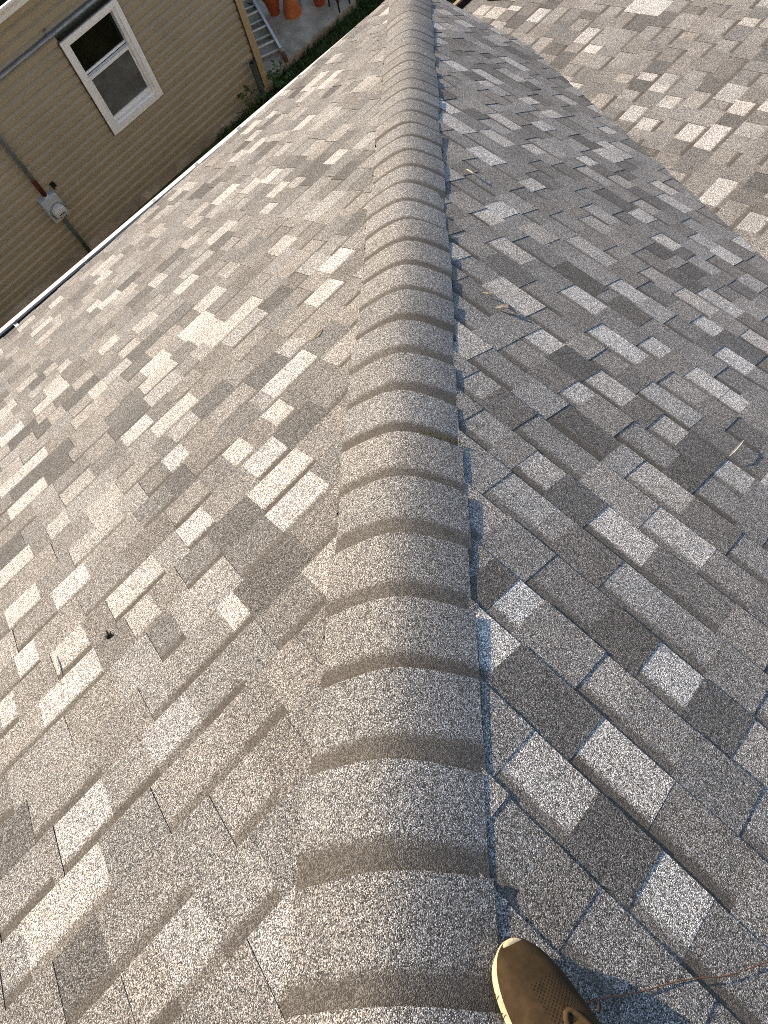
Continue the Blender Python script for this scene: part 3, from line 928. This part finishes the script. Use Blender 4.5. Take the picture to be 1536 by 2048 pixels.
def weed(loc, n, r, h, label, seed):
    rg = random.Random(seed)
    t = thing("weed", label, "plant", loc, "weeds at the foot of the tan house")
    sm, lm = MB(), MB()
    for _ in range(n):
        a = rg.uniform(0, 6.283); rr = r * rg.uniform(0.3, 1); hh = h * rg.uniform(0.5, 1)
        p0 = Vector(loc); p1 = p0 + Vector((math.cos(a) * rr * 0.4, math.sin(a) * rr * 0.4, hh * 0.7)); p2 = p0 + Vector((math.cos(a) * rr, math.sin(a) * rr, hh))
        sm.tube([p0, p1, p2], [0.003, 0.0025, 0.0015], 5)
        for q in range(7):
            f = rg.uniform(0.25, 1)
            c = p1.lerp(p2, f) if f > 0.4 else p0.lerp(p1, f / 0.4)
            b = rg.uniform(0, 6.283); L = rg.uniform(0.025, 0.06)
            d = Vector((math.cos(b), math.sin(b), rg.uniform(-0.3, 0.5))).normalized(); s = d.cross(Vector((0, 0, 1))).normalized() * L * 0.32
            lm.add([c, c + d * L * 0.5 + s, c + d * L + Vector((0, 0, -0.01)), c + d * L * 0.5 - s, c + d * L * 0.5 + Vector((0, 0, 0.006))], [(0, 1, 4), (1, 2, 4), (2, 3, 4), (3, 0, 4)])
    sm.build("stem", M['weed'], t); o = lm.build("leaves", M['weed'], t); o['kind'] = 'stuff'
weed((4.26, 7.10, GROUND), 16, 0.22, 0.30, "leafy green weed between the corner post and the patio", 1)
weed((3.78, 7.10, GROUND), 9, 0.22, 0.30, "low sprawling weed against the siding left of the standpipe", 2)

# ------------------------------------------------------------------ things on the patio
def pot(loc, r0, r1, h, mat, label, upside=False, rim=True, tilt=None):
    t = thing("flower_pot", label, "flower pot", loc, "terracotta pots on the patio")
    X = Matrix.Identity(4)
    if tilt:
        X = Matrix.Rotation(tilt[0], 4, 'X') @ Matrix.Rotation(tilt[1], 4, 'Y')
    mb = MB()
    if upside:
        mb.lathe([(r1 * 0.94, 0.0), (r1, 0.0), (r1 * 1.01, h * 0.10), (r1 * 0.97, h * 0.16), (r0 * 1.02, h * 0.97), (r0, h), (r0 * 0.3, h)], loc, 30, 0, X)
        o = mb.build("body", mat, t, True); autosmooth(o, 40)
        mb = MB(); mb.lathe([(r0 * 0.90, h + 0.002), (r0 * 0.88, h + 0.004), (r0 * 0.25, h + 0.004), (r0 * 0.25, h - 0.03), (0.0, h - 0.03)], loc, 30, 0, X)
        mb.build("base", M['terra3'], t, False)
    else:
        mb.lathe([(0.0, 0.004), (r0, 0.0), (r1 * 0.93, h * 0.80), (r1 * 0.95, h * 0.80)], loc, 30, 0, X)
        o = mb.build("body", mat, t, True); autosmooth(o, 40)
        mb = MB(); mb.lathe([(r1 * 0.94, h * 0.795), (r1 * 1.03, h * 0.80), (r1 * 1.03, h), (r1 * 0.90, h), (r1 * 0.82, h * 0.6), (0.0, h * 0.58)], loc, 30, 0, X)
        o = mb.build("rim", mat, t, True); autosmooth(o, 40)
pot((5.08, 8.02, PZ), 0.062, 0.115, 0.27, M['terra'], "deep red terracotta pot standing upright beside the upturned pot")
pot((5.22, 7.82, PZ), 0.068, 0.118, 0.27, M['terra2'], "upturned orange terracotta pot with its base facing up", True)
pot((5.55, 7.64, PZ), 0.070, 0.110, 0.20, M['terra'], "round red terracotta pot near the black iron stand")

def iron_stand(loc):
    t = thing("plant_stand", "black wrought iron stand with crossed braces on the patio corner", "plant stand", loc)
    x, y, z0 = loc
    h, w = 0.62, 0.17
    cs = [(0, 0), (w, 0), (w, w), (0, w)]
    for cx, cy in cs:
        mb = MB()
        mb.tube([(x + cx * 1.12 - 0.01, y + cy * 1.12 - 0.01, z0), (x + cx, y + cy, z0 + 0.2), (x + cx, y + cy, z0 + h)], 0.011, 8)
        mb.build("leg", M['iron'], t)
    for i in range(4):
        a, b = cs[i], cs[(i + 1) % 4]
        mb = MB()
        mb.tube([(x + a[0], y + a[1], z0 + 0.10), (x + (a[0] + b[0]) / 2, y + (a[1] + b[1]) / 2, z0 + 0.19), (x + b[0], y + b[1], z0 + 0.30)], 0.006, 6)
        mb.tube([(x + b[0], y + b[1], z0 + 0.10), (x + (a[0] + b[0]) / 2, y + (a[1] + b[1]) / 2, z0 + 0.20), (x + a[0], y + a[1], z0 + 0.30)], 0.006, 6)
        mb.tube([(x + a[0], y + a[1], z0 + 0.33), (x + b[0], y + b[1], z0 + 0.33)], 0.007, 6)
        mb.build("brace", M['iron'], t)
    mb = MB(); mb.box(x - 0.03, x + w + 0.03, y - 0.03, y + w + 0.03, z0 + h, z0 + h + 0.018)
    mb.build("top", M['iron'], t)
iron_stand((5.59, 7.31, PZ))

def sticks(name, label, mat, pts, r):
    mb = MB(); mb.tube(pts, r, 6); o = mb.build(name, mat, None); return tag(o, label, "twig", "dry twigs on the patio")
sticks("twig", "curved dry brown twig on the concrete between the pots", M['dry'], [(5.44, 7.92, PZ + 0.006), (5.40, 7.86, PZ + 0.02), (5.36, 7.80, PZ + 0.008)], [0.006, 0.011, 0.006])
sticks("twig", "short dark stick on the concrete beside the ladder top", M['char'], [(4.98, 8.30, PZ + 0.005), (5.00, 8.40, PZ + 0.012), (4.99, 8.48, PZ + 0.005)], [0.004, 0.008, 0.004])

# extension ladder lying on the patio past the house corner
lad = thing("ladder", "aluminium extension ladder lying on the patio against the tan house corner", "ladder", (4.54, 7.31, PZ))
ld = Vector((0.372, 0.928, 0)).normalized(); lx = Vector((-ld.y, ld.x, 0))
LX = Matrix((( lx.x, ld.x, 0, 4.600), (lx.y, ld.y, 0, 7.305), (0, 0, 1, PZ), (0, 0, 0, 1)))
LW, LL = 0.42, 3.4
for sx in (0.0, LW):
    mb = MB()
    mb.box(sx - 0.015, sx + 0.015, 0.0, LL, 0.004, 0.072, 0, LX)
    mb.box(sx - 0.015 + (0.012 if sx == 0 else -0.012), sx + 0.015 + (0.012 if sx == 0 else -0.012), 0.05, LL, 0.076, 0.140, 0, LX)
    mb.build("rail", M['alu'], lad)
    mb = MB(); mb.box(sx - 0.020, sx + 0.020, -0.055, 0.045, 0.0, 0.082, 0, LX); mb.build("rubber_foot", M['foot'], lad)
for i in range(11):
    y = 0.17 + i * 0.305
    for zz, dy in ((0.038, 0.0), (0.108, 0.08)):
        mb = MB(); mb.tube([LX @ Vector((0.01, y + dy, zz)), LX @ Vector((LW - 0.01, y + dy, zz))], 0.015, 8); mb.build("rung", M['alu'], lad)

# ------------------------------------------------------------------ small things on the roof
def on(frame, a, v, h=0.0):
    return frame(a, v, h)
def curl(name, label, cat, mat, frame, pts, wid, group=None):
    """a curled leaf: a narrow cupped ribbon through (a, v, h) points"""
    n = len(pts); mb = MB(); vs, fs = [], []
    for i, (a, v, h) in enumerate(pts):
        p = frame(a, v, h)
        q = frame(*pts[min(i + 1, n - 1)]) - frame(*pts[max(i - 1, 0)])
        nr = (frame(a, v, h + 0.01) - p).normalized()
        s = q.cross(nr).normalized()
        w = wid * math.sin(math.pi * (i + 0.35) / (n - 0.3))
        vs += [p - s * w + nr * w * 0.5, p - s * w * 0.4, p + s * w * 0.4, p + s * w + nr * w * 0.5]
        vs += [x - nr * 0.0012 for x in vs[-4:]]
    for i in range(n - 1):
        for j in range(3):
            fs.append((i * 8 + j, i * 8 + j + 1, (i + 1) * 8 + j + 1, (i + 1) * 8 + j))
            fs.append((i * 8 + 4 + j, (i + 1) * 8 + 4 + j, (i + 1) * 8 + 5 + j, i * 8 + 5 + j))
        fs.append((i * 8, (i + 1) * 8, (i + 1) * 8 + 4, i * 8 + 4)); fs.append((i * 8 + 3, i * 8 + 7, (i + 1) * 8 + 7, (i + 1) * 8 + 3))
    mb.add(vs, fs)
    return tag(mb.build(name, mat, None, False), label, cat, group)
rv = lambda x: x * CR
lv = lambda y: y * CL
curl("dry_leaf", "curled grey brown dead leaf casting a shadow on the shaded slope", "leaf", M['dry'], fr, [(0.785, rv(1.145), 0.009), (0.772, rv(1.152), 0.020), (0.755, rv(1.162), 0.026), (0.740, rv(1.174), 0.020), (0.728, rv(1.186), 0.009)], 0.012)
curl("dry_twig", "pale curved twig lying on the shaded slope near the hip caps", "twig", M['pale'], fr, [(1.545, rv(1.82), 0.016), (1.525, rv(1.795), 0.026), (1.495, rv(1.80), 0.024), (1.465, rv(1.83), 0.016)], 0.008)
curl("dry_leaf", "small tan leaf scrap flat on the shaded slope behind the dead leaf", "leaf", M['gold'], fr, [(0.862, rv(1.165), 0.015), (0.846, rv(1.172), 0.018), (0.83, rv(1.182), 0.015)], 0.006)
curl("dry_twig", "straight pale twig caught on a shingle edge at the far side of the shaded slope", "twig", M['pale'], fr, [(-0.062, rv(1.205), 0.018), (-0.062, rv(1.24), 0.024), (-0.061, rv(1.28), 0.025), (-0.060, rv(1.315), 0.018)], 0.0035)
curl("dry_leaf", "thin golden leaf on the sunlit slope beside the hip caps", "leaf", M['gold'], fl, [(0.665, lv(1.16), 0.014), (0.69, lv(1.145), 0.020), (0.715, lv(1.15), 0.016), (0.725, lv(1.160), 0.014)], 0.0035)
curl("dry_twig", "short pale twig lying across shingles near the dark debris", "twig", M['pale'], fl, [(-0.519, lv(0.895), 0.014), (-0.520, lv(0.86), 0.017), (-0.522, lv(0.815), 0.012)], 0.0028)
mb = MB(); rg = random.Random(9)
for _ in range(6):
    a, v = -0.358 + rg.uniform(-0.008, 0.008), lv(0.784) + rg.uniform(-0.008, 0.008)
    d = Vector((rg.uniform(-1, 1), rg.uniform(-1, 1), rg.uniform(0.0, 0.8))).normalized() * rg.uniform(0.006, 0.012)
    p = fl(a, v, 0.013); mb.tube([p - d, p + Vector((0, 0, 0.003)), p + d], [0.001, 0.0032, 0.0008], 5)
tag(mb.build("debris", M['char'], None), "small dark clump of plant debris on the sunlit slope", "debris")
mb = MB(); mb.lathe([(0.0, 0.0), (0.0030, 0.001), (0.0034, 0.002), (0.002, 0.004), (0.0, 0.0045)], fr(-0.262, rv(-0.040), 0.004), 7)
tag(mb.build("pebble", M['pale'], None), "tiny tan pebble in the groove ahead of the shoe toe", "pebble")
pts = []
for i in range(26):
    t = i / 25
    a = -0.415 + (-0.76 + 0.415) * t + 0.004 * math.sin(t * 9); x = -0.075 + (0.325 + 0.075) * t + 0.003 * math.sin(t * 23)
    pts.append(fr(a, rv(x), 0.0100))
mb = MB(); mb.tube(pts, [0.0005 + 0.0007 * abs(math.sin(i * 1.7)) for i in range(26)], 6)
tag(mb.build("twig", M['twig'], None), "long thin rusty chalk line running across the shingles right of the shoe", "twig")  # a chalk line, modelled as a thin twig-like tube
# moss along one cap edge
mb = MB(); rg = random.Random(4)
for _ in range(45):
    w = rg.uniform(0.04, 0.155); i = 6
    p = hip_d * (-0.1838 + E_CAP * i + rg.uniform(-0.001, 0.006)) + lat * w + hip_n * (cap_z(w) + rg.uniform(0.009, 0.016))
    d = Vector((rg.uniform(-1, 1), rg.uniform(-1, 1), rg.uniform(0.2, 1))).normalized() * rg.uniform(0.001, 0.0035)
    mb.tube([p - d, p, p + d], [0.0006, 0.0018, 0.0006], 4)
o = mb.build("moss", M['moss'], None); o['kind'] = 'stuff'; o['label'] = "thin line of olive moss along one hip cap edge"

# yellow plastic scrap on the low far slope
mb = MB(); rg = random.Random(2)
nx, ny = 9, 6
vs = [ff(4.325 + 0.28 * j / (ny - 1) * 0.265 + 0.24 * i / (nx - 1) + rg.uniform(-0.006, 0.006), (3.67 - 0.28 * j / (ny - 1)) * CF, 0.016 + 0.012 * abs(math.sin(i * 1.3 + j * 0.8)) + rg.uniform(0, 0.006)) for j in range(ny) for i in range(nx)]
fs = [(j * nx + i, j * nx + i + 1, (j + 1) * nx + i + 1, (j + 1) * nx + i) for j in range(ny - 1) for i in range(nx - 1)]
off = len(vs)
vs += [v - Vector((0, 0, 0.002)) for v in vs]
fs += [tuple(reversed([k + off for k in f])) for f in fs]
mb.add(vs, fs)
tag(mb.build("plastic_sheet", M['yellow'], None, True), "crumpled bright yellow plastic scrap at the top edge of the low slope", "plastic sheet")

# ------------------------------------------------------------------ the shoe
SH_O = fr(-0.302, rv(-0.078), 0.0125)        # toe tip on the roof
s_f = (Vector((0.32, 0.95, -TR * 0.32))).normalized()
s_n = Vector((TR, 0, 1)).normalized()
s_l = s_f.cross(s_n).normalized()
shoe = thing("shoe", "brown perforated sneaker with a cream sole standing beside the hip caps", "shoe", SH_O)
def sp_(x, y, z):     # x to the right, y back from the toe, z off the roof
    return SH_O + s_l * x * 1.07 - s_f * y + s_n * z
# stations back from the toe: (y, left half-width edge, right edge, top height of upper, crown x)
ST = [(0.000, -0.012, -0.004, 0.028), (0.004, -0.026, 0.010, 0.034), (0.012, -0.036, 0.022, 0.042), (0.025, -0.043, 0.033, 0.050), (0.045, -0.048, 0.042, 0.057), (0.070, -0.0505, 0.048, 0.063),
      (0.095, -0.0505, 0.051, 0.070), (0.120, -0.048, 0.0515, 0.079), (0.145, -0.044, 0.049, 0.089), (0.175, -0.040, 0.045, 0.100), (0.205, -0.038, 0.041, 0.106), (0.240, -0.037, 0.038, 0.098), (0.270, -0.033, 0.034, 0.094), (0.290, -0.022, 0.024, 0.092), (0.298, -0.008, 0.010, 0.090)]
def sole_top(y):
    return 0.027 - 0.004 * math.sin(min(1, y / 0.2) * math.pi) + 0.008 * max(0, (y - 0.18) / 0.12) + (0.010 * max(0, 1 - y / 0.03))
vs, fs = [], []
prof = [(0.90, 0.0), (1.02, 0.35), (1.0, 0.75), (0.93, 1.0)]
for y, l, r, h in ST:
    c, hw = (l + r) / 2, (r - l) / 2
    up = 0.010 * max(0, 1 - y / 0.05) ** 2
    zs = sole_top(y)
    for sc_, zz in prof:
        vs.append(sp_(c - (hw + 0.0018) * sc_, y - (0.006 if y == 0 else 0), up + (zs - up) * zz))
    for sc_, zz in reversed(prof):
        vs.append(sp_(c + (hw + 0.0018) * sc_, y - (0.006 if y == 0 else 0), up + (zs - up) * zz))
n = 8
for i in range(len(ST) - 1):
    for j in range(n):
        fs.append((i * n + j, i * n + (j + 1) % n, (i + 1) * n + (j + 1) % n, (i + 1) * n + j))
fs += [tuple(range(n))[::-1], tuple((len(ST) - 1) * n + j for j in range(n))]
sole = obj("sole", vs, fs, M['sole'], shoe, None, True)
bm = bmesh.new(); bm.from_mesh(sole.data); bmesh.ops.recalc_face_normals(bm, faces=bm.faces[:]); bm.to_mesh(sole.data); bm.free()
sb = sole.modifiers.new("smooth", 'SUBSURF'); sb.levels = 2; sb.render_levels = 2
# tread lines pressed into the side of the sole
for i in range(9):
    y = 0.05 + i * 0.022
    st = [s for s in ST]
    l = next(a[1] + (b[1] - a[1]) * (y - a[0]) / (b[0] - a[0]) for a, b in zip(st, st[1:]) if a[0] <= y <= b[0])
    mb = MB(); mb.tube([sp_(l - 0.0046, y, 0.006), sp_(l - 0.0052, y - 0.006, 0.020)], 0.0009, 5); mb.build("sole_groove", M['suede'], sole)
# upper
vs, fs, uv = [], [], []
NA = 14
for k, (y, l, r, h) in enumerate(ST):
    c, hw = (l + r) / 2, (r - l) / 2
    z0 = sole_top(y) - 0.006
    cx = c - 0.004 if y < 0.12 else c
    for j in range(NA + 1):
        t = math.pi * j / NA
        ex = math.cos(t); ez = math.sin(t)
        ex = math.copysign(abs(ex) ** 0.80, ex); ez = ez ** 0.78
        x = c - hw * 0.985 * ex + (cx - c) * ez
        z = z0 + (h - z0) * ez
        vs.append(sp_(x, y + (0.002 * ez - 0.005 if y < 0.005 else 0.001 * ez - 0.002 if y < 0.02 else 0), z)); uv.append((x, y))
W = NA + 1
for i in range(len(ST) - 1):
    for j in range(NA):
        if ST[i][0] >= 0.174 and 4 <= j <= 9 and ST[i][0] < 0.28:
            continue       # foot opening
        fs.append((i * W + j, (i + 1) * W + j, (i + 1) * W + j + 1, i * W + j + 1))
fs.append(tuple(range(W))); fs.append(tuple((len(ST) - 1) * W + j for j in range(W))[::-1])
upper = obj("upper", vs, fs, M['knit'], shoe, None, True)
uvl = upper.data.uv_layers.new(name="UVMap")
for lp in upper.data.loops:
    uvl.data[lp.index].uv = uv[lp.vertex_index]
bm = bmesh.new(); bm.from_mesh(upper.data); bmesh.ops.recalc_face_normals(bm, faces=bm.faces[:]); bm.to_mesh(upper.data); bm.free()
sd = upper.modifiers.new("thick", 'SOLIDIFY'); sd.thickness = 0.003; sd.offset = -1
sb = upper.modifiers.new("smooth", 'SUBSURF'); sb.levels = 2; sb.render_levels = 2
def top_h(y):
    return next(a[3] + (b[3] - a[3]) * (y - a[0]) / (b[0] - a[0]) for a, b in zip(ST, ST[1:]) if a[0] <= y <= b[0])
# toe guard overlay, eyestay, tongue and laces
mb = MB()
pts = []
for t in range(15):
    q = -1 + 2 * t / 14
    y = 0.118 - 0.020 * (1 - q * q)
    x = 0.002 + q * 0.026
    pts.append(sp_(x, y + 0.055 * q * q, top_h(min(0.17, y + 0.055 * q * q)) - 0.010 * q * q + 0.0005))
mb.tube(pts, 0.0042, 8); mb.build("eyestay", M['suede'], shoe, True)
mb = MB()
vs, fs = [], []
for i in range(7):
    y = 0.112 + i * 0.013
    for j in range(7):
        q = -1 + 2 * j / 6
        vs.append(sp_(0.002 + q * (0.015 + 0.002 * i), y, top_h(min(y, 0.20)) + 0.001 + 0.010 * (i / 6) ** 2 - 0.006 * q * q))
for i in range(6):
    for j in range(6):
        fs.append((i * 7 + j, i * 7 + j + 1, (i + 1) * 7 + j + 1, (i + 1) * 7 + j))
tg = obj("tongue", vs, fs, M['suede'], shoe, None, True)
sd = tg.modifiers.new("thick", 'SOLIDIFY'); sd.thickness = 0.004; sd.offset = 1
for i in range(4):
    y = 0.124 + i * 0.016
    mb = MB()
    mb.tube([sp_(-0.024, y + 0.006, top_h(y) - 0.002), sp_(-0.010, y + 0.001, top_h(y) + 0.006), sp_(0.002, y, top_h(y) + 0.008), sp_(0.014, y + 0.001, top_h(y) + 0.006), sp_(0.028, y + 0.006, top_h(y) - 0.002)], 0.0024, 7)
    mb.build("lace", M['lace'], shoe, True)
mb = MB()
mb.tube([sp_(-0.053, 0.098, 0.034), sp_(-0.047, 0.094, 0.046), sp_(-0.030, 0.100, 0.064)], [0.0014, 0.0016, 0.0014], 6)
mb.tube([sp_(0.046, 0.118, 0.060), sp_(0.056, 0.110, 0.056), sp_(0.062, 0.114, 0.044)], [0.0022, 0.0024, 0.002], 6)
mb.build("lace_end", M['lace'], shoe, True)
mb = MB()
mb.add([sp_(x, y, 0.034) for y in (0.165, 0.285) for x in (-0.034, 0.036)], [(0, 1, 3, 2)])
mb.build("insole", M['cork'], shoe)
